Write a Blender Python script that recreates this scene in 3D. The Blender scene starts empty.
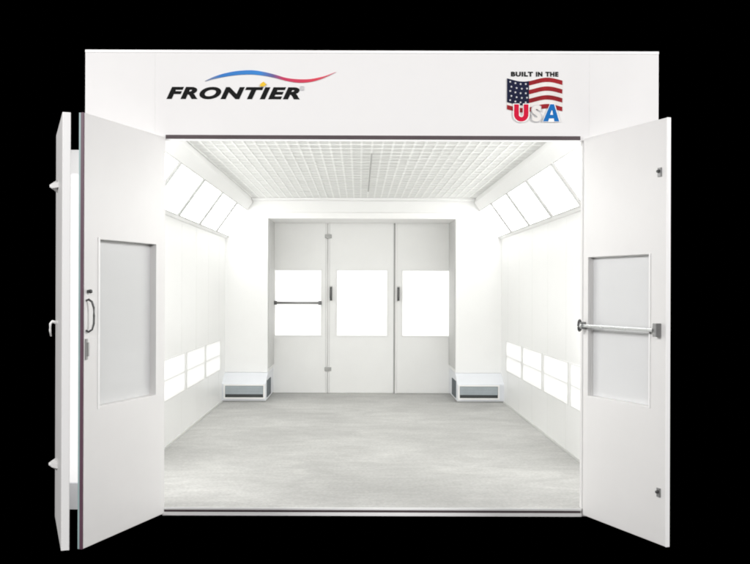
import bpy, bmesh, math, random
from mathutils import Matrix, Vector

# one drawing unit of the booth plan = 7.7 mm; every number below is in those units
S = 0.0077
scene = bpy.context.scene
col = scene.collection
random.seed(4)
CZ = 224.0           # eye height

# ------------------------------------------------------------------ materials
def new_mat(name):
    m = bpy.data.materials.new(name)
    m.use_nodes = True
    return m, m.node_tree.nodes, m.node_tree.links, m.node_tree.nodes['Principled BSDF']

def paint(name, rgb, rough=0.4, var=0.03, bump=0.02, scale=3.0, metal=0.0, spec=0.5, orange=True):
    m, N, L, b = new_mat(name)
    tc = N.new('ShaderNodeTexCoord')
    n = N.new('ShaderNodeTexNoise'); n.inputs['Scale'].default_value = scale
    n.inputs['Detail'].default_value = 6; n.inputs['Roughness'].default_value = 0.6
    L.new(tc.outputs['Object'], n.inputs['Vector'])
    r = N.new('ShaderNodeValToRGB')
    r.color_ramp.elements[0].position = 0.3; r.color_ramp.elements[1].position = 0.7
    r.color_ramp.elements[0].color = [max(0, c * (1 - var)) for c in rgb] + [1]
    r.color_ramp.elements[1].color = [min(1, c * (1 + var)) for c in rgb] + [1]
    L.new(n.outputs['Fac'], r.inputs['Fac'])
    L.new(r.outputs['Color'], b.inputs['Base Color'])
    rr = N.new('ShaderNodeMapRange')
    rr.inputs['To Min'].default_value = max(0.05, rough - 0.06); rr.inputs['To Max'].default_value = rough + 0.06
    L.new(n.outputs['Fac'], rr.inputs['Value']); L.new(rr.outputs['Result'], b.inputs['Roughness'])
    b.inputs['Metallic'].default_value = metal
    b.inputs['Specular IOR Level'].default_value = spec
    if bump:
        n2 = N.new('ShaderNodeTexNoise'); n2.inputs['Scale'].default_value = 1.6; n2.inputs['Detail'].default_value = 2
        L.new(tc.outputs['Object'], n2.inputs['Vector'])
        bp = N.new('ShaderNodeBump'); bp.inputs['Strength'].default_value = bump; bp.inputs['Distance'].default_value = 0.05
        L.new(n2.outputs['Fac'], bp.inputs['Height']); L.new(bp.outputs['Normal'], b.inputs['Normal'])
    return m

def glow(name, base, strength, tubes=0, axis='Z', col_=(1, 1, 0.985), vary=0.15):
    """emissive surface: tube-lit lenses, frosted panes, and parts given added glow"""
    m, N, L, b = new_mat(name)
    b.inputs['Base Color'].default_value = (*base, 1); b.inputs['Roughness'].default_value = 0.35
    b.inputs['Emission Color'].default_value = (*col_, 1)
    tc = N.new('ShaderNodeTexCoord')
    if tubes:
        sp = N.new('ShaderNodeSeparateXYZ'); L.new(tc.outputs['Generated'], sp.inputs[0])
        mu = N.new('ShaderNodeMath'); mu.operation = 'MULTIPLY'; mu.inputs[1].default_value = tubes * 2 * math.pi
        L.new(sp.outputs[axis], mu.inputs[0])
        co = N.new('ShaderNodeMath'); co.operation = 'COSINE'; L.new(mu.outputs[0], co.inputs[0])
        mr = N.new('ShaderNodeMapRange'); mr.inputs['From Min'].default_value = -1; mr.inputs['From Max'].default_value = 1
        mr.inputs['To Min'].default_value = strength * (1 + vary); mr.inputs['To Max'].default_value = strength * (1 - vary)
        L.new(co.outputs[0], mr.inputs['Value']); L.new(mr.outputs['Result'], b.inputs['Emission Strength'])
    else:
        b.inputs['Emission Strength'].default_value = strength
    return m

M = {}
M['white'] = paint('white_powder_coat', (0.80, 0.79, 0.785), 0.42, 0.012, 0.02)
M['door'] = paint('white_door_skin', (0.80, 0.79, 0.78), 0.38, 0.012, 0.02)
M['inner'] = paint('white_booth_lining', (0.875, 0.875, 0.868), 0.33, 0.010, 0.03)
M['trimwhite'] = paint('bright_white_trim', (0.93, 0.925, 0.92), 0.4, 0.01, 0)
M['backdoor'] = paint('inner_door_skin', (0.895, 0.895, 0.885), 0.4, 0.012, 0.02)
M['offwhite'] = paint('light_grey_trim', (0.62, 0.625, 0.61), 0.45, 0.02, 0)
M['cool'] = paint('cool_white_sheet', (0.78, 0.80, 0.84), 0.35, 0.015, 0.02)
M['gasket'] = paint('dark_rubber', (0.075, 0.055, 0.06), 0.6, 0.15, 0)
M['plum'] = paint('plum_gasket', (0.10, 0.045, 0.07), 0.5, 0.1, 0)
M['teal'] = paint('pale_teal_edge', (0.30, 0.42, 0.42), 0.5, 0.1, 0)
M['metal'] = paint('dark_metal', (0.12, 0.12, 0.12), 0.35, 0.1, 0, metal=0.6)
M['steel'] = paint('brushed_steel', (0.55, 0.56, 0.56), 0.28, 0.05, 0, metal=0.9)
M['greysteel'] = paint('grey_steel', (0.30, 0.30, 0.30), 0.4, 0.08, 0, metal=0.5)
M['bracket'] = paint('grey_bracket', (0.66, 0.67, 0.72), 0.5, 0.25, 0, scale=14)
M['seam'] = paint('seam_grey', (0.42, 0.42, 0.41), 0.6, 0.05, 0)
M['joint'] = paint('joint_grey', (0.79, 0.79, 0.78), 0.5, 0.03, 0)
M['lamprim'] = paint('lamp_rim', (0.30, 0.30, 0.295), 0.8, 0.05, 0, spec=0.08)
M['rim'] = paint('pale_lamp_rim', (0.70, 0.70, 0.69), 0.7, 0.03, 0, spec=0.15)
M['striptop'] = glow('strip_end_added_glow', (0.8, 0.8, 0.82), 0.42)  # upper end bracket, brightened by added emission
M['striplow'] = glow('grey_strip_end_added_glow', (0.55, 0.56, 0.60), 0.22)  # lower end bracket, weaker emission added to lift its grey
M['strip'] = glow('strip_added_glow', (0.9, 0.9, 0.92), 0.55)  # emission added so the strip looks bright; it is no lamp
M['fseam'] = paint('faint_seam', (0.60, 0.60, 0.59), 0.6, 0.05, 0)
M['filter'] = paint('ceiling_filter_media', (0.80, 0.805, 0.79), 0.9, 0.03, 0.0, scale=30, spec=0.1)
M['wire'] = paint('filter_wire', (0.89, 0.895, 0.88), 0.4, 0.03, 0)
M['exfilter'] = paint('exhaust_filter', (0.11, 0.13, 0.145), 0.8, 0.3, 0, scale=20)
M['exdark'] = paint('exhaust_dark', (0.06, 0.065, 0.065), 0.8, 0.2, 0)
M['exlight'] = paint('exhaust_louvre', (0.46, 0.51, 0.54), 0.5, 0.1, 0)
M['lens'] = glow('lit_lens', (0.8, 0.8, 0.8), 5.3, 4, 'Z', vary=0.12)
M['knee'] = glow('lit_lower_lens', (0.85, 0.85, 0.84), 0.35, 2, 'Z', vary=0.25)
M['daywin'] = glow('bright_frosted_pane', (0.9, 0.9, 0.9), 0.6)
M['black'] = paint('black_ink', (0.006, 0.006, 0.006), 0.5, 0.05, 0, spec=0.12)
M['blue'] = paint('blue_ink', (0.008, 0.15, 0.46), 0.5, 0.05, 0, spec=0.12)
M['red'] = paint('red_ink', (0.62, 0.008, 0.045), 0.5, 0.05, 0, spec=0.12)
M['stripered'] = paint('stripe_red', (0.30, 0.016, 0.022), 0.5, 0.35, 0, scale=9, spec=0.12)
M['navy'] = paint('navy_ink', (0.010, 0.013, 0.04), 0.5, 0.2, 0, spec=0.12)
M['yellow'] = paint('yellow_ink', (0.85, 0.55, 0.04), 0.5, 0.05, 0, spec=0.12)
M['starwhite'] = paint('star_white', (0.75, 0.75, 0.78), 0.5, 0.05, 0)
M['flagwhite'] = paint('flag_white', (0.78, 0.75, 0.72), 0.5, 0.10, 0, scale=9)
M['palegrey'] = paint('pale_grey_ink', (0.60, 0.60, 0.62), 0.5, 0.05, 0)

def swoosh_mat():
    m, N, L, b = new_mat('swoosh_gradient')
    tc = N.new('ShaderNodeTexCoord'); sp = N.new('ShaderNodeSeparateXYZ')
    L.new(tc.outputs['Generated'], sp.inputs[0])
    r = N.new('ShaderNodeValToRGB'); e = r.color_ramp.elements
    e[0].position = 0.0; e[0].color = (0.20, 0.22, 0.30, 1)
    e[1].position = 1.0; e[1].color = (0.62, 0.12, 0.16, 1)
    for p, c in ((0.12, (0.015, 0.17, 0.52, 1)), (0.42, (0.02, 0.22, 0.62, 1)), (0.52, (0.12, 0.09, 0.28, 1)),
                 (0.60, (0.55, 0.02, 0.09, 1)), (0.85, (0.68, 0.03, 0.07, 1))):
        x = e.new(p); x.color = c
    L.new(sp.outputs['X'], r.inputs['Fac']); L.new(r.outputs['Color'], b.inputs['Base Color'])
    b.inputs['Roughness'].default_value = 0.5
    return m
M['swoosh'] = swoosh_mat()

def pane_mat(name, c):
    m, N, L, b = new_mat(name)
    tc = N.new('ShaderNodeTexCoord')
    n = N.new('ShaderNodeTexNoise'); n.inputs['Scale'].default_value = 1.2
    L.new(tc.outputs['Object'], n.inputs['Vector'])
    r = N.new('ShaderNodeValToRGB')
    r.color_ramp.elements[0].color = (c[0]*.96, c[1]*.96, c[2]*.96, 1); r.color_ramp.elements[1].color = (c[0]*1.04, c[1]*1.04, c[2]*1.04, 1)
    L.new(n.outputs['Fac'], r.inputs['Fac']); L.new(r.outputs['Color'], b.inputs['Base Color'])
    b.inputs['Roughness'].default_value = 0.22
    b.inputs['Coat Weight'].default_value = 0.4; b.inputs['Coat Roughness'].default_value = 0.08
    return m
M['paneL'] = pane_mat('frosted_door_glass', (0.64, 0.645, 0.645))
M['paneR'] = pane_mat('frosted_door_glass_pale', (0.70, 0.705, 0.71))

def floor_mat():
    m, N, L, b = new_mat('brushed_concrete')
    tc = N.new('ShaderNodeTexCoord')
    mp = N.new('ShaderNodeMapping'); mp.inputs['Scale'].default_value = (0.8, 1.25, 1)
    L.new(tc.outputs['Object'], mp.inputs['Vector'])
    n = N.new('ShaderNodeTexNoise'); n.inputs['Scale'].default_value = 1.6; n.inputs['Detail'].default_value = 8
    n.inputs['Roughness'].default_value = 0.62; n.inputs['Distortion'].default_value = 1.1
    L.new(mp.outputs[0], n.inputs['Vector'])
    r = N.new('ShaderNodeValToRGB'); e = r.color_ramp.elements
    e[0].position = 0.28; e[0].color = (0.375, 0.373, 0.36, 1)
    e[1].position = 0.72; e[1].color = (0.53, 0.528, 0.51, 1)
    x = e.new(0.5); x.color = (0.445, 0.443, 0.43, 1)
    L.new(n.outputs['Fac'], r.inputs['Fac'])
    mp2 = N.new('ShaderNodeMapping'); mp2.inputs['Scale'].default_value = (1.6, 6, 1)
    L.new(tc.outputs['Object'], mp2.inputs['Vector'])
    n2 = N.new('ShaderNodeTexNoise'); n2.inputs['Scale'].default_value = 2.5; n2.inputs['Detail'].default_value = 6
    L.new(mp2.outputs[0], n2.inputs['Vector'])
    n3 = N.new('ShaderNodeTexNoise'); n3.inputs['Scale'].default_value = 0.55; n3.inputs['Detail'].default_value = 3
    L.new(tc.outputs['Object'], n3.inputs['Vector'])
    mx = N.new('ShaderNodeMix'); mx.data_type = 'RGBA'; mx.blend_type = 'OVERLAY'; mx.inputs[0].default_value = 0.15
    L.new(r.outputs['Color'], mx.inputs[6]); L.new(n2.outputs['Fac'], mx.inputs[7])
    mx2 = N.new('ShaderNodeMix'); mx2.data_type = 'RGBA'; mx2.blend_type = 'OVERLAY'; mx2.inputs[0].default_value = 0.4
    L.new(mx.outputs[2], mx2.inputs[6]); L.new(n3.outputs['Fac'], mx2.inputs[7])
    n4 = N.new('ShaderNodeTexNoise'); n4.inputs['Scale'].default_value = 38; n4.inputs['Detail'].default_value = 5
    L.new(tc.outputs['Object'], n4.inputs['Vector'])
    mx3 = N.new('ShaderNodeMix'); mx3.data_type = 'RGBA'; mx3.blend_type = 'OVERLAY'; mx3.inputs[0].default_value = 0.30
    L.new(mx2.outputs[2], mx3.inputs[6]); L.new(n4.outputs['Fac'], mx3.inputs[7])
    L.new(mx3.outputs[2], b.inputs['Base Color'])
    mr = N.new('ShaderNodeMapRange'); mr.inputs['To Min'].default_value = 0.38; mr.inputs['To Max'].default_value = 0.62
    L.new(n.outputs['Fac'], mr.inputs['Value']); L.new(mr.outputs['Result'], b.inputs['Roughness'])
    b.inputs['Specular IOR Level'].default_value = 0.3
    bp = N.new('ShaderNodeBump'); bp.inputs['Strength'].default_value = 0.15; bp.inputs['Distance'].default_value = 0.004
    L.new(n2.outputs['Fac'], bp.inputs['Height']); L.new(bp.outputs['Normal'], b.inputs['Normal'])
    return m
M['floor'] = floor_mat()

# ------------------------------------------------------------------ mesh builder
class MB:
    def __init__(s):
        s.bm = bmesh.new()
    def box(s, x0, x1, y0, y1, z0, z1, bev=0.0):
        t = bmesh.new()
        v = [t.verts.new((x, y, z)) for x in (x0, x1) for y in (y0, y1) for z in (z0, z1)]
        for f in ((0,1,3,2),(4,6,7,5),(0,4,5,1),(2,3,7,6),(0,2,6,4),(1,5,7,3)):
            t.faces.new([v[i] for i in f])
        if bev:
            bmesh.ops.bevel(t, geom=list(t.edges), offset=bev, segments=2, affect='EDGES', profile=0.6)
        s.merge(t); return s
    def merge(s, t, mat=None):
        if mat: bmesh.ops.transform(t, matrix=mat, verts=t.verts)
        me = bpy.data.meshes.new('t'); t.to_mesh(me); t.free(); s.bm.from_mesh(me); bpy.data.meshes.remove(me)
    def prism(s, pts, axis, a, b):
        """pts: polygon in the two other axes (in xyz order), extruded along axis from a to b"""
        t = bmesh.new()
        def mk(p, c):
            return {'x': (c, p[0], p[1]), 'y': (p[0], c, p[1]), 'z': (p[0], p[1], c)}[axis]
        A = [t.verts.new(mk(p, a)) for p in pts]; B = [t.verts.new(mk(p, b)) for p in pts]
        t.faces.new(A); t.faces.new(list(reversed(B)))
        n = len(pts)
        for i in range(n):
            t.faces.new((A[i], B[i], B[(i+1) % n], A[(i+1) % n]))
        bmesh.ops.recalc_face_normals(t, faces=t.faces)
        s.merge(t); return s
    def ring(s, x0, x1, z0, z1, hx0, hx1, hz0, hz1, y0, y1):
        """slab in the xz plane from y0 to y1 with a rectangular hole"""
        t = bmesh.new()
        def loop(a, b, c, d, y): return [t.verts.new(p) for p in ((a, y, c), (b, y, c), (b, y, d), (a, y, d))]
        of, hf = loop(x0, x1, z0, z1, y0), loop(hx0, hx1, hz0, hz1, y0)
        ob, hb = loop(x0, x1, z0, z1, y1), loop(hx0, hx1, hz0, hz1, y1)
        for i in range(4):
            j = (i + 1) % 4
            t.faces.new((of[i], of[j], hf[j], hf[i])); t.faces.new((ob[i], hb[i], hb[j], ob[j]))
            t.faces.new((of[i], ob[i], ob[j], of[j])); t.faces.new((hf[i], hf[j], hb[j], hb[i]))
        bmesh.ops.recalc_face_normals(t, faces=t.faces)
        s.merge(t); return s
    def tube(s, pts, r, seg=12, caps=True):
        t = bmesh.new(); P = [Vector(p) for p in pts]; rings = []
        for i, p in enumerate(P):
            d = (P[min(i+1, len(P)-1)] - P[max(i-1, 0)]).normalized()
            u = d.cross(Vector((0, 0, 1)))
            if u.length < 0.1: u = d.cross(Vector((1, 0, 0)))
            u.normalize(); w = d.cross(u).normalized()
            rr = r[i] if isinstance(r, (list, tuple)) else r
            rings.append([t.verts.new(p + u*math.cos(a)*rr + w*math.sin(a)*rr) for a in [k*2*math.pi/seg for k in range(seg)]])
        for a, b in zip(rings, rings[1:]):
            for k in range(seg):
                f = t.faces.new((a[k], a[(k+1) % seg], b[(k+1) % seg], b[k])); f.smooth = True
        if caps: t.faces.new(rings[0]); t.faces.new(list(reversed(rings[-1])))
        bmesh.ops.recalc_face_normals(t, faces=t.faces)
        s.merge(t); return s
    def build(s, name, mat, parent=None, bevel=0.0, world=False):
        """coordinates are relative to the parent unless world=True"""
        if world and parent is not None:
            o = parent.matrix_basis.inverted(); p = parent.parent
            while p is not None:
                o = o @ p.matrix_basis.inverted(); p = p.parent
            bmesh.ops.transform(s.bm, matrix=Matrix.Diagonal((S, S, S, 1)), verts=s.bm.verts)
            bmesh.ops.transform(s.bm, matrix=o, verts=s.bm.verts)
        else:
            bmesh.ops.transform(s.bm, matrix=Matrix.Diagonal((S, S, S, 1)), verts=s.bm.verts)
        me = bpy.data.meshes.new(name); s.bm.to_mesh(me); s.bm.free()
        me.materials.append(mat)
        o = bpy.data.objects.new(name, me); col.objects.link(o)
        if parent is not None: o.parent = parent
        if bevel:
            md = o.modifiers.new('bevel', 'BEVEL'); md.width = bevel * S; md.segments = 2; md.limit_method = 'ANGLE'
            md.angle_limit = math.radians(40)
        return o

def empty(name, x, y, z, label, cat, group=None):
    o = bpy.data.objects.new(name, None); col.objects.link(o); o.empty_display_size = 0.2
    o.location = (x*S, y*S, z*S); o['label'] = label; o['category'] = cat
    if group: o['group'] = group
    return o

# ------------------------------------------------------------------ plan of the booth
XL, XR = -265.0, 282.0         # inner faces of the side walls
OL, OR = -275.0, 299.5         # outer faces
TOP = 464.0
FZ = 6.0                       # floor surface
CEI = 405.0
YB0, YB1 = 980.0, 1110.0       # face of the rear columns, face of the rear doors

fl = MB().box(XL, XR, 1.0, YB1 + 10, 2.0, FZ).build('floor', M['floor'])
fl['kind'] = 'structure'; fl['label'] = 'pale grey brushed concrete floor inside the white booth'

booth = empty('paint_booth', 12, 0, 0, 'large white walk-in paint spray booth with open front doors and lit interior', 'paint booth')
def W(mb, name, mat, bevel=0.0, parent=None): return mb.build(name, mat, parent or booth, bevel, world=True)

# front: three header panels, cap, jambs
HP = [(OL, -205.03), (-204.97, 229.97), (230.03, OR)]
for a, b in HP:
    W(MB().box(a, b, 2, 10, 374, TOP - 3), 'header_panel', M['white'], 0.08)
W(MB().box(OL - 0.3, OR + 0.3, 1.6, 11, TOP - 3, TOP), 'header_cap', M['trimwhite'], 0.5)
W(MB().box(-194, 221, 0.4, 2, 374.8, 378.6), 'header_seal', M['gasket'])
W(MB().box(-195.5, 222.5, 0.9, 2, 372.8, 374.8), 'header_lip', M['trimwhite'])
W(MB().box(OL, -196, 2, 10, -2, 373.8), 'jamb', M['white'], 0.4)
W(MB().box(223.5, OR, 2, 10, -2, 373.8), 'jamb', M['white'], 0.4)
W(MB().box(-196, 223.5, -0.5, 10, -2.0, 1.4), 'sill', M['trimwhite'], 0.3)
W(MB().box(-194, 222, 0.2, 0.98, 1.6, 3.6), 'sill_seal', M['gasket'])
W(MB().box(-196, 223.5, -0.2, 0.96, 3.8, 6.1), 'sill_edge', M['trimwhite'], 0.3)

# shell
def side_wall(inner, outer, sgn):
    w = MB().box(min(inner, outer), max(inner, outer), 10, YB1 + 22, -2, TOP - 3)
    y = 95
    sm = MB()
    while y < YB0:
        a = inner; b = inner + sgn * 0.18
        sm.box(min(a, b), max(a, b), y, y + 1.0, FZ, 224 + 98)
        y += 133
    o = W(w, 'side_wall', M['inner'])
    W(sm, 'panel_joint', M['joint'], parent=o)
    # coved foot strip where the wall meets the floor
    a = inner; b = inner + sgn * 1.6
    W(MB().box(min(a, b), max(a, b), 11, 937, FZ, FZ + 3.0), 'foot_strip', M['offwhite'])
side_wall(XL, OL, 1); side_wall(XR, OR, -1)
W(MB().box(XL, XR, 12, YB1 + 22, TOP - 10, TOP - 4), 'roof', M['white'])
W(MB().box(XL, XR, YB1 + 12, YB1 + 20, -2, TOP - 11), 'rear_wall', M['white'])

# slanted light housings along both sides
HW = 54.0
def housing(inner, sgn):
    z0 = 224 + 101
    pts = [(inner - sgn*2, z0), (inner + sgn*3, z0 + 1), (inner + sgn*HW, z0 + 71.7), (inner + sgn*HW, CEI + 3), (inner - sgn*2, CEI + 3)]
    W(MB().prism(pts, 'y', 11, YB0), 'light_housing', M['inner'])
housing(XL, 1); housing(XR, -1)

# ceiling filter bed with its wire grid
cx0, cx1 = XL + HW, XR - HW
ceil = W(MB().box(cx0, cx1, 11, YB0, CEI, CEI + 4), 'ceiling_filter', M['filter'])
g = MB()
x = cx0 + 2.5
while x < cx1 - 1.6:
    g.box(x - 1.3, x + 1.3, 14, 955, CEI - 0.9, CEI - 0.1); x += 13.2
W(g, 'filter_wire', M['wire'], parent=ceil)
g = MB()
y = 40
while y < 955:
    g.box(cx0 + 3, cx1 - 3, y - 0.5, y + 0.5, CEI - 1.4, CEI - 1.0); y += 33
W(g, 'cross_wire', M['wire'], parent=ceil)
W(MB().box(15, 17, 300, 800, CEI - 4, CEI - 2.9), 'ceiling_rail', M['seam'])
W(MB().box(cx0 + 1, cx1 - 1, 956, YB0 - 0.5, CEI - 5, CEI - 0.3), 'ceiling_border', M['inner'], 0.5)

# rear end: beam, columns
BZ = 224 + 141.0
W(MB().box(cx0, cx1, YB0, YB1 + 8, BZ + 12, CEI + 2), 'rear_beam', M['inner'], 0.8)
W(MB().box(-180, 191, YB0 - 2, YB1 + 8, BZ, BZ + 11.9), 'beam_face', M['trimwhite'], 0.6)
def column(a, b):
    W(MB().box(a, b, YB0 + 0.5, YB1 + 10, 60.2, CEI), 'column', M['inner'], 0.8)
column(XL - 2, -180.3); column(191.3, XR + 2)
# darker returns either side of the rear doors
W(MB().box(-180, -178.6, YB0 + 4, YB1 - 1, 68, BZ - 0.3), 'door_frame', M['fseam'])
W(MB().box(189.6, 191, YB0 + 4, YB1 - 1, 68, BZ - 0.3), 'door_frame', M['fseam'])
# ------------------------------------------------------------------ doors
def leaf_object(name, hx, hy, hz, dx, dy, mb, mat, label=None):
    """a door leaf whose local x runs from its hinge along the leaf"""
    o = mb.build(name, mat, None, 0.5)
    o.parent = booth
    o.location = ((hx - 12)*S, hy*S, hz*S); o.rotation_euler = (0, 0, math.atan2(dy, dx))
    if label: o['label'] = label
    return o

DH = 376.0
# --- left leaf beside the opening (glazed)
LA = math.hypot(43, 139)
A = leaf_object('door', -194, 0, 0, -43, -139, MB().ring(0.5, LA - 0.6, 0, DH, 18, 120, 120, 268, -4.8, 0), M['door'], 'glazed left door leaf next to the opening')
MB().box(18.2, 119.8, -7.4, -6.8, 120.2, 267.8).build('window_pane', M['paneL'], A)
MB().ring(13, 124, 116, 272, 18, 120, 120, 268, -7.6, -4.85).build('window_frame', M['door'], A, 0.3)
MB().box(120.4, 123.4, 0.05, 0.7, 118, 270).build('glazing_bead', M['trimwhite'], A, 0.3)
MB().box(LA - 0.5, LA + 0.9, -2.9, -0.2, 0, DH).build('edge_gasket', M['plum'], A)
MB().box(LA - 0.5, LA + 0.5, -4.9, -3.0, 0, DH).build('edge_strip', M['teal'], A)
u = LA - 7
pts = [(u + 3, 0, 214), (u + 3, 2.4, 215), (u + 2, 5, 213), (u + 1, 6.2, 208), (u + 1, 6.4, 201), (u + 1, 6.2, 194), (u + 2, 5, 189), (u + 3, 2.4, 187), (u + 3, 0, 188)]
MB().tube(pts, 0.95).build('handle', M['metal'], A)
MB().tube([(u + 1, 0, 222), (u + 1, 3.2, 222), (u + 0.5, 4.4, 222)], [1.4, 1.8, 1.1]).build('knob', M['metal'], A)
MB().box(u + 2, u + 5, 0.05, 1.4, 163, 181, 0.4).box(u + 3, u + 4.2, 1.4, 3.2, 166, 178, 0.3).build('latch', M['seam'], A)

# --- outer left leaf folded back
dBx, dBy = -45.0, 131.0
LB = math.hypot(dBx, dBy)
B = leaf_object('door', -255, -142, -1, dBx, dBy, MB().box(0, LB, -7, 0, 0, DH + 1), M['door'], 'outer left door leaf folded back')
MB().box(-1.2, -0.05, -6.6, -0.4, 0.5, DH + 0.5).build('edge_strip', M['trimwhite'], B, 0.3)
for z in (322, 60):
    MB().prism([(LB - 62, -6 + 6.0), (LB - 34, 0.0), (LB - 44, 5.5), (LB - 50, 5.5)], 'z', z - 2.5, z + 2.5).build('hinge_bracket', M['white'], B, 0.4)
    MB().tube([(LB - 47, 0, z), (LB - 47, 7.5, z)], [6.5, 1.2], 4).build('latch', M['white'], B)
MB().tube([(LB - 40, 0, 193), (LB - 40, 4.5, 194), (LB - 40, 6.2, 192), (LB - 40, 6.4, 186), (LB - 40, 5.6, 180)], [1.6, 1.4, 1.2, 1.1, 0.8]).build('handle', M['trimwhite'], B)

# --- folding strip between the two leaves, brightened by added emission
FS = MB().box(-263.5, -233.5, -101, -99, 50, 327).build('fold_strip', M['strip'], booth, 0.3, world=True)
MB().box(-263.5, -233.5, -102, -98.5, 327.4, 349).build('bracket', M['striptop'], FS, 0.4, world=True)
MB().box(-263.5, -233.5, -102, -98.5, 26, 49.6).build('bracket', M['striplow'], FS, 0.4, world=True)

# --- right leaf
LR = math.hypot(45, 125)
R = leaf_object('door', 224, 0, 0, 45, -125, MB().ring(0.5, LR - 0.6, 0, DH, 9, 108, 120, 257, 0, 3.4), M['door'], 'glazed right door leaf swung open')
MB().box(9.2, 107.8, 6.2, 6.8, 120.2, 256.8).build('window_pane', M['paneR'], R)
MB().ring(5, 112, 116, 261, 9, 108, 120, 257, 3.45, 7.0).build('window_frame', M['door'], R, 0.3)
MB().box(108.4, 110.6, -0.7, -0.05, 119, 258).build('glazing_bead', M['trimwhite'], R, 0.3)
MB().box(LR - 0.5, LR + 1.0, -0.3, 3.6, 0, DH).build('edge_strip', M['trimwhite'], R, 0.3)
for z in (329, 46):
    lt = MB().box(121, 126, -1.2, -0.05, z - 4, z + 4, 0.4).build('latch', M['greysteel'], R)
    MB().tube([(123.5, -1.2, z + 1), (123.5, -3.4, z + 0.5)], [1.6, 1.2]).build('bolt', M['metal'], lt)
bar = MB().box(4, 122, -6.8, -4.9, 187.8, 190.9, 0.7).build('push_bar', M['steel'], R)
MB().box(120.5, 126, -5.6, -0.05, 183.5, 195.5, 0.6).build('bracket', M['greysteel'], bar)
ang = [math.radians(a) for a in range(40, 330, 20)]
MB().tube([(3.5 - 4.6*math.cos(a)*0.6, -6 + 3.2*math.cos(a), 189.5 + 5.2*math.sin(a)) for a in ang], 1.15).build('hook', M['metal'], bar)
MB().box(0.8, 6, -4.8, -0.05, 186, 193, 0.5).build('bracket', M['greysteel'], bar)

# --- rear doors
def rear_leaf(x0, x1, hx0, hx1, label):
    o = MB().ring(x0, x1, FZ + 0.5, 384, hx0, hx1, 128, 265, YB1, YB1 + 6).build('rear_door', M['backdoor'], booth, 0.4, world=True)
    o['label'] = label
    MB().box(hx0 - 0.2, hx1 + 0.2, YB1 + 2, YB1 + 3.5, 127.8, 265.2).build('window_pane', M['daywin'], o, world=True)
    MB().ring(hx0 - 3, hx1 + 3, 125, 268, hx0 + 0.3, hx1 - 0.3, 128.3, 264.7, YB1 - 1.0, YB1 - 0.05).build('window_frame', M['offwhite' if False else 'inner'], o, 0.3, world=True)
    return o
r1 = rear_leaf(-200, -66.6, -177, -80, 'left rear door leaf with a dark push bar')
r2 = rear_leaf(-65.6, 73, -46, 59, 'middle rear door leaf')
r3 = rear_leaf(80, 212, 92, 194, 'right rear door leaf')
W(MB().box(73.3, 76.3, YB1 + 0.6, YB1 + 4, FZ, 384), 'door_gasket', M['seam'])
W(MB().box(76.6, 79.7, YB1 - 1, YB1 + 4, FZ, 384), 'door_post', M['trimwhite'])
MB().box(-70.5, -69.6, YB1 - 0.5, YB1 - 0.02, FZ + 2, 380).build('fold_line', M['fseam'], r1, world=True)
MB().box(-62.5, -61.7, YB1 - 0.5, YB1 - 0.02, FZ + 2, 380).build('fold_line', M['fseam'], r2, world=True)
pb = MB().tube([(-178, YB1 - 7, 196.5), (-80, YB1 - 7, 196.5)], 2.5, 14).build('push_bar', M['greysteel'], r1, world=True)
for a in (-176, -82):
    MB().box(a - 3.5, a + 3.5, YB1 - 9, YB1 - 1.1, 192.5, 200.5, 0.8).build('bracket', M['metal'], pb, world=True)
for hx in (-59, 83):
    d = r2 if hx < 0 else r3
    MB().box(hx - 3, hx + 3, YB1 - 1.6, YB1 - 0.05, 201, 232, 0.5).build('handle_plate', M['fseam'], d, world=True)
    MB().tube([(hx, YB1 - 1.5, 228), (hx, YB1 - 7, 228), (hx, YB1 - 8, 225), (hx, YB1 - 8, 207), (hx, YB1 - 7, 204), (hx, YB1 - 1.5, 204)], 2.3).build('handle', M['metal'], d, world=True)
for z in (337, 57):
    MB().box(-72, -58, YB1 - 3, YB1 - 0.6, z - 4, z + 4, 0.8).build('latch', M['seam'], r1, world=True)

# ------------------------------------------------------------------ exhaust boxes at the feet of the rear columns
def exhaust(name, inner, wall, label):
    s = 1 if inner < wall else -1          # s: direction from the inner side to the wall
    root = empty(name, (inner + wall)/2, 940, FZ, label, 'exhaust box', 'exhaust boxes at the feet of the rear columns')
    a, b = sorted((inner, wall + s*1.5))
    def WB(mb, n, mat, bev=0.0, parent=None): return mb.build(n, mat, parent or root, bev, world=True)
    body = WB(MB().prism([(940, FZ + 2.5), (940, 42), (980, 60), (YB1 + 4, 60), (YB1 + 4, FZ + 2.5)], 'x', a, b), 'body', M['cool'], 0.8)
    WB(MB().box(a + 1, b - 1, 941.5, YB1, FZ + 0.1, FZ + 2.4), 'foot', M['seam'])
    fx0, fx1 = sorted((inner + s*5, inner + s*79))
    fr = WB(MB().ring(fx0 - 3, fx1 + 3, 12, 40.5, fx0, fx1, 15, 37.5, 937.5, 939.95), 'frame', M['trimwhite'], 0.4)
    gr = WB(MB().box(fx0, fx1, 939.2, 939.9, 15, 37.5), 'grille', M['exfilter'], parent=fr)
    sl = MB()
    for k in range(6):
        z = 21.5 + k*2.6
        sl.prism([(938.0, z), (939.1, z + 1.6), (939.1, z + 2.2), (938.0, z + 0.6)], 'x', fx0 + 0.5, fx1 - 0.5)
    WB(sl, 'slat', M['exlight'], parent=fr)
    WB(MB().box(fx0 + 0.5, fx1 - 0.5, 938.2, 939.1, 15.2, 20.5), 'painted_shadow_gap', M['exdark'], parent=fr)  # solid dark strip painted in for the shaded recess below the slats
    x0, x1 = sorted((inner - s*0.05, inner - s*1.0))
    WB(MB().box(x0, x1, 960, 1040, 13, 46), 'side_grille', M['exfilter'], 0.2)
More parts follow.
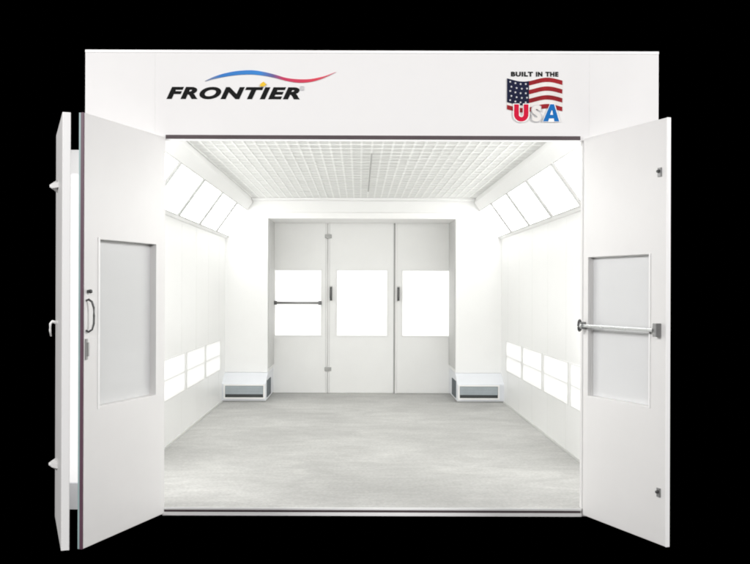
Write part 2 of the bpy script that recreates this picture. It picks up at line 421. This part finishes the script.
exhaust('exhaust_box', -180, XL, 'white sloped exhaust box with dark grille below the left rear column')
exhaust('exhaust_box', 191, XR, 'white sloped exhaust box with dark grille below the right rear column')

# ------------------------------------------------------------------ light fittings
ORD = ['first', 'second', 'third', 'fourth', 'fifth']
def copy_tree(o, parent=None):
    c = o.copy(); col.objects.link(c)
    if parent is not None: c.parent = parent
    for ch in list(o.children): copy_tree(ch, c)
    return c
def set_at(o, x, y, z, rz):
    o.location = (x*S, y*S, z*S); o.rotation_euler = (0, 0, rz)

# slanted fitting: local y runs along the wall, its lens faces +x and down
q = math.sqrt(0.5)
proto = empty('ceiling_light', 0, 0, 0, '', 'light')
rot = Matrix.Rotation(math.radians(35.8), 4, 'Y')      # local x -> down and in
def tilted(mb):
    bmesh.ops.transform(mb.bm, matrix=rot, verts=mb.bm.verts); return mb
def yz_ring(h, l, fh, fl_, x0, x1):
    mb = MB(); mb.ring(-l/2, l/2, -h/2, h/2, -l/2 + fl_, l/2 - fl_, -h/2 + fh, h/2 - fh, -x1, -x0)
    bmesh.ops.transform(mb.bm, matrix=Matrix.Rotation(math.radians(90), 4, 'Z'), verts=mb.bm.verts); return mb
tilted(yz_ring(65, 175, 2.0, 4.5, 0.2, 1.6)).build('frame', M['rim'], proto)
tilted(MB().box(0.3, 1.2, -82.9, 82.9, -30.4, 30.4)).build('diffuser', M['lens'], proto)
first = True
for side, wall, sg, rz in (('left', XL, 1, 0.0), ('right', XR, -1, math.pi)):
    for k in range(5):
        o = proto if first else copy_tree(proto); first = False
        o['label'] = f'{ORD[k]} bright slanted ceiling light from the front opening on the {side} side'
        o['group'] = 'slanted lights along the ceiling edges'
        set_at(o, wall + sg*24.6, 45 + 190*k + 95, 224 + 101 + 30.8, rz)

proto = empty('wall_light', 0, 0, 0, '', 'light')
yz_ring(58, 179, 1.6, 5.0, 0.05, 0.9).build('frame', M['joint'], proto)
MB().box(0.1, 0.6, -84.4, 84.4, -27.3, 27.3).build('diffuser', M['knee'], proto)
MB().box(0.62, 1.0, -84.4, 84.4, -1.2, 1.2).build('divider', M['inner'], proto)
first = True
for side, wall, rz, ks in (('left', XL, 0.0, (1, 2, 3)), ('right', XR, math.pi, (0, 1, 2, 3))):
    for n, k in enumerate(ks):
        o = proto if first else copy_tree(proto); first = False
        o['label'] = f'{ORD[n]} low white wall light seen from the opening on the {side} wall'
        o['group'] = 'low lights along the side walls'
        set_at(o, wall, 145 + 193*k + 95, 99, rz)

# ------------------------------------------------------------------ lettering and emblem on the header
YF = 2.0          # face of the header
def flat(name, polys, mat, parent, y0, y1):
    mb = MB()
    for p in polys: mb.prism(p, 'y', y0, y1)
    return mb.build(name, mat, parent, world=True)
def text_mesh(name, body, mat, parent, x0, x1, z0, z1, y0, shear=0.0, offset=0.0, space=1.0):
    cu = bpy.data.curves.new(name, 'FONT'); cu.body = body; cu.shear = shear; cu.offset = offset; cu.space_character = space
    cu.extrude = 0.02; cu.resolution_u = 6
    tmp = bpy.data.objects.new('tmp', cu); col.objects.link(tmp)
    dg = bpy.context.evaluated_depsgraph_get(); dg.update()
    me = bpy.data.meshes.new_from_object(tmp.evaluated_get(dg))
    bpy.data.objects.remove(tmp); bpy.data.curves.remove(cu)
    xs = [v.co.x for v in me.vertices]; ys = [v.co.y for v in me.vertices]
    ax, bx, ay, by = min(xs), max(xs), min(ys), max(ys)
    ox, oy, oz = parent.location
    for v in me.vertices:
        X = x0 + (v.co.x - ax)/(bx - ax)*(x1 - x0); Z = z0 + (v.co.y - ay)/(by - ay)*(z1 - z0)
        Y = y0 + (0.0 if v.co.z > 0 else 0.2)
        v.co = (X*S - ox, Y*S - oy, Z*S - oz)
    me.materials.clear(); me.materials.append(mat)
    me.name = name
    o = bpy.data.objects.new(name, me); col.objects.link(o); o.parent = parent
    return o

logo = empty('logo_sign', -127, YF, 414, 'FRONTIER lettering under a blue and red swoosh on the white header', 'logo')
text_mesh('lettering', 'FRONTIER', M['black'], logo, -193.5, -60, 414.6, 427.0, YF - 0.3, shear=0.28, offset=0.05, space=1.16)
text_mesh('registered_mark', 'R', M['palegrey'], logo, -58.6, -57.0, 424.6, 427.0, YF - 0.6)
mk = MB()
mk.bm.free(); mk = MB()
mk.ring(-59.6, -56.0, 423.6, 428.0, -59.1, -56.5, 424.1, 427.5, YF - 0.6, YF - 0.2)
mk.build('registered_border', M['palegrey'], logo, world=True)
flat('accent', [[(-100.0, 427.6), (-96.0, 427.4), (-93.5, 429.6), (-96.5, 432.4), (-99.6, 429.8)]], M['yellow'], logo, YF - 0.9, YF - 0.3)
# swoosh: centre line and half thickness
sw = [(-155, 432.6, .2), (-146, 436.0, 1.1), (-135, 438.9, 1.7), (-122, 441.0, 2.0), (-108, 441.6, 2.1), (-96, 440.2, 1.9),
      (-84, 437.6, 1.6), (-74, 434.8, 1.5), (-62, 433.2, 1.7), (-50, 433.6, 1.5), (-40, 435.8, 1.1), (-32, 438.6, .6), (-24, 442.2, .1)]
def cr(P, t):
    i = min(int(t), len(P) - 2); f = t - i
    p = [P[max(i-1, 0)], P[i], P[i+1], P[min(i+2, len(P)-1)]]
    return [0.5*((2*p[1][k]) + (-p[0][k]+p[2][k])*f + (2*p[0][k]-5*p[1][k]+4*p[2][k]-p[3][k])*f*f + (-p[0][k]+3*p[1][k]-3*p[2][k]+p[3][k])*f**3) for k in range(3)]
smp = [cr(sw, i/6) for i in range(6*(len(sw)-1) + 1)]
polys = []
for a, b in zip(smp, smp[1:]):
    polys.append([(a[0], a[1]-a[2]), (b[0], b[1]-b[2]), (b[0], b[1]+b[2]), (a[0], a[1]+a[2])])
flat('swoosh', polys, M['swoosh'], logo, YF - 0.6, YF - 0.1)

flag = empty('flag_emblem', 176, YF, 395, 'waving American flag emblem with BUILT IN THE USA lettering on the header', 'emblem')
for wd, a, b in (('BUILT', 151.5, 173.5), ('IN', 176.5, 183), ('THE', 186, 199)):
    text_mesh('lettering', wd, M['black'], flag, a, b, 438.4, 443.2, YF - 0.3, offset=0.055, space=1.16)
FX0, FX1, FZ0, FZ1 = 147.5, 203.0, 404.5, 435.3
def wave(x):
    t = (x - FX0)/(FX1 - FX0)
    return 2.1*math.sin(t*2*math.pi*1.15 + 2.6) 
def band(x0, x1, za, zb, n=24):
    P = []
    for i in range(n):
        a = x0 + (x1-x0)*i/n; b = x0 + (x1-x0)*(i+1)/n
        P.append([(a, za + wave(a)), (b, za + wave(b)), (b, zb + wave(b)), (a, zb + wave(a))])
    return P
flat('flag_field', band(FX0, FX1, FZ0, FZ1), M['flagwhite'], flag, YF - 0.3, YF - 0.02)
hs = (FZ1 - FZ0)/7
for i in range(0, 7, 2):
    flat('stripe', band(FX0 if i < 2 else 168.5, FX1, FZ0 + i*hs, FZ0 + (i+1)*hs), M['stripered'], flag, YF - 0.5, YF - 0.32)
flat('canton', band(FX0, 169.5, FZ0 + hs*1.6, FZ1 + .1), M['navy'], flag, YF - 0.7, YF - 0.52)
stars = []
for r_ in range(5):
    for c_ in range(4):
        X = FX0 + 3.2 + c_*5.2 + (1.2 if r_ % 2 else 0); Z = FZ0 + hs*1.6 + 2.8 + r_*4.6 + wave(X)
        for tri in range(1):
            pts = []
            for k in range(10):
                rr = 1.25 if k % 2 == 0 else 0.5
                a = math.pi/2 + k*math.pi/5
                pts.append((X + rr*math.cos(a), Z + rr*math.sin(a)))
            stars.append(pts)
for p_ in stars: flat('star', [p_], M['starwhite'], flag, YF - 0.9, YF - 0.72)
# big U S A
def arc_letter_u(x0, x1, z0, z1, w):
    n = 14; cx = (x0+x1)/2; ro = (x1-x0)/2; zc = z0 + ro*0.95
    P = [[(x0, zc), (x0 + w, zc), (x0 + w, z1), (x0, z1)], [(x1 - w, zc), (x1, zc), (x1, z1), (x1 - w, z1)]]
    for i in range(n):
        a = math.pi + math.pi*i/n; b = math.pi + math.pi*(i+1)/n; ri = ro - w
        f = 0.95
        P.append([(cx + ri*math.cos(a), zc + ri*math.sin(a)), (cx + ro*math.cos(a), zc + f*ro*math.sin(a)),
                  (cx + ro*math.cos(b), zc + f*ro*math.sin(b)), (cx + ri*math.cos(b), zc + ri*math.sin(b))])
    return P
flat('letter_backing', arc_letter_u(153.6, 170.0, 392.2, 411.2, 6.6), M['trimwhite'], flag, YF - 1.1, YF - 0.92)
flat('letter', arc_letter_u(154.6, 169.0, 393.2, 410.4, 4.8), M['red'], flag, YF - 1.3, YF - 1.12)
text_mesh('letter', 'S', M['flagwhite'], flag, 172.3, 181.8, 393.2, 409.4, YF - 1.35, offset=0.05)
text_mesh('letter_outline', 'S', M['palegrey'], flag, 171.6, 182.5, 392.5, 410.1, YF - 0.95, offset=0.07)
flat('letter_backing', [[(182.6, 392.8), (190.4, 411), (195.4, 411), (200.8, 392.8)]], M['trimwhite'], flag, YF - 1.1, YF - 0.92)
def A_pt(z, side):   # outer edge of the A
    t = (z - 393.4)/(410.6 - 393.4)
    return 183.6 + t*7.2 if side < 0 else 199.8 - t*4.8 - t*0.4
def A_in(z, side):   # inner edge
    t = (z - 393.4)/(406.5 - 393.4)
    return 188.8 + t*3.7 if side < 0 else 195.0 - t*2.5
flat('letter', [[(A_pt(393.4, -1), 393.4), (A_in(393.4, -1), 393.4), (A_in(396.4, -1), 396.4), (A_pt(396.4, -1), 396.4)],
                [(A_in(393.4, 1), 393.4), (A_pt(393.4, 1), 393.4), (A_pt(396.4, 1), 396.4), (A_in(396.4, 1), 396.4)],
                [(A_pt(396.4, -1), 396.4), (A_pt(396.4, 1), 396.4), (A_pt(400.0, 1), 400.0), (A_pt(400.0, -1), 400.0)],
                [(A_pt(400.0, -1), 400.0), (A_in(400.0, -1), 400.0), (A_in(404.5, -1), 404.5), (A_pt(404.5, -1), 404.5)],
                [(A_in(400.0, 1), 400.0), (A_pt(400.0, 1), 400.0), (A_pt(404.5, 1), 404.5), (A_in(404.5, 1), 404.5)],
                [(A_pt(404.5, -1), 404.5), (A_pt(404.5, 1), 404.5), (A_pt(410.6, 1), 410.6), (A_pt(410.6, -1), 410.6)]],
     M['blue'], flag, YF - 1.3, YF - 1.12)

# ------------------------------------------------------------------ camera
cam = bpy.data.cameras.new('camera'); co = bpy.data.objects.new('camera', cam); col.objects.link(co)
co.location = (0, -1000*S, CZ*S)
co.rotation_euler = (math.radians(90), 0, 0)
co.matrix_world = Matrix.Translation(co.location) @ Matrix.Rotation(math.radians(90), 4, 'X') @ Matrix.Rotation(math.radians(0.2), 4, 'Z')
cam.sensor_width = 36; cam.lens = 48.0
cam.shift_x = 16/750; cam.shift_y = 8/750
cam.clip_end = 200
scene.camera = co

# ------------------------------------------------------------------ light
w = bpy.data.worlds.new('World'); scene.world = w; w.use_nodes = True
w.node_tree.nodes['Background'].inputs[0].default_value = (0, 0, 0, 1)
w.node_tree.nodes['Background'].inputs[1].default_value = 0.0

def area(name, loc, target, size, power, colr=(1, 1, 1)):
    l = bpy.data.lights.new(name, 'AREA'); l.shape = 'RECTANGLE'; l.size = size[0]; l.size_y = size[1]; l.energy = power; l.color = colr
    o = bpy.data.objects.new(name, l); col.objects.link(o); o.location = loc
    o.rotation_euler = (Vector(target) - Vector(loc)).to_track_quat('-Z', 'Y').to_euler()
    return o
area('softbox_right', (10.5, -7.0, 7.2), (-1.2, -0.5, 1.0), (3.0, 3.0), 1330, (1, 0.99, 0.985))
area('softbox_left', (-10.5, -7.0, 7.2), (1.2, -0.5, 1.0), (3.0, 3.0), 1400, (1, 0.99, 0.985))
area('softbox_front', (0.0, -11.5, 4.6), (0, 3, 1.4), (4.0, 2.5), 330, (1, 0.99, 0.985))
# added fill lights, hidden inside behind the header and the two jambs
area('fill_header', (0.04, 0.22, 2.98), (0.04, 6.5, 2.4), (3.0, 0.14), 30, (1, 1, 0.99))
area('fill_jamb_left', (-255*S, 0.20, 1.45), (1.0, 7.5, 1.9), (0.12, 2.6), 5, (1, 1, 0.99))
area('fill_jamb_right', (272*S, 0.20, 1.45), (-0.9, 7.5, 1.9), (0.12, 2.6), 5, (1, 1, 0.99))

scene.view_settings.view_transform = 'Standard'; scene.view_settings.look = 'None'
scene.view_settings.exposure = 0; scene.view_settings.gamma = 1
scene.cycles.filter_width = 1.9
scene.cycles.max_bounces = 14; scene.cycles.diffuse_bounces = 10; scene.cycles.glossy_bounces = 4
scene.cycles.sample_clamp_indirect = 6
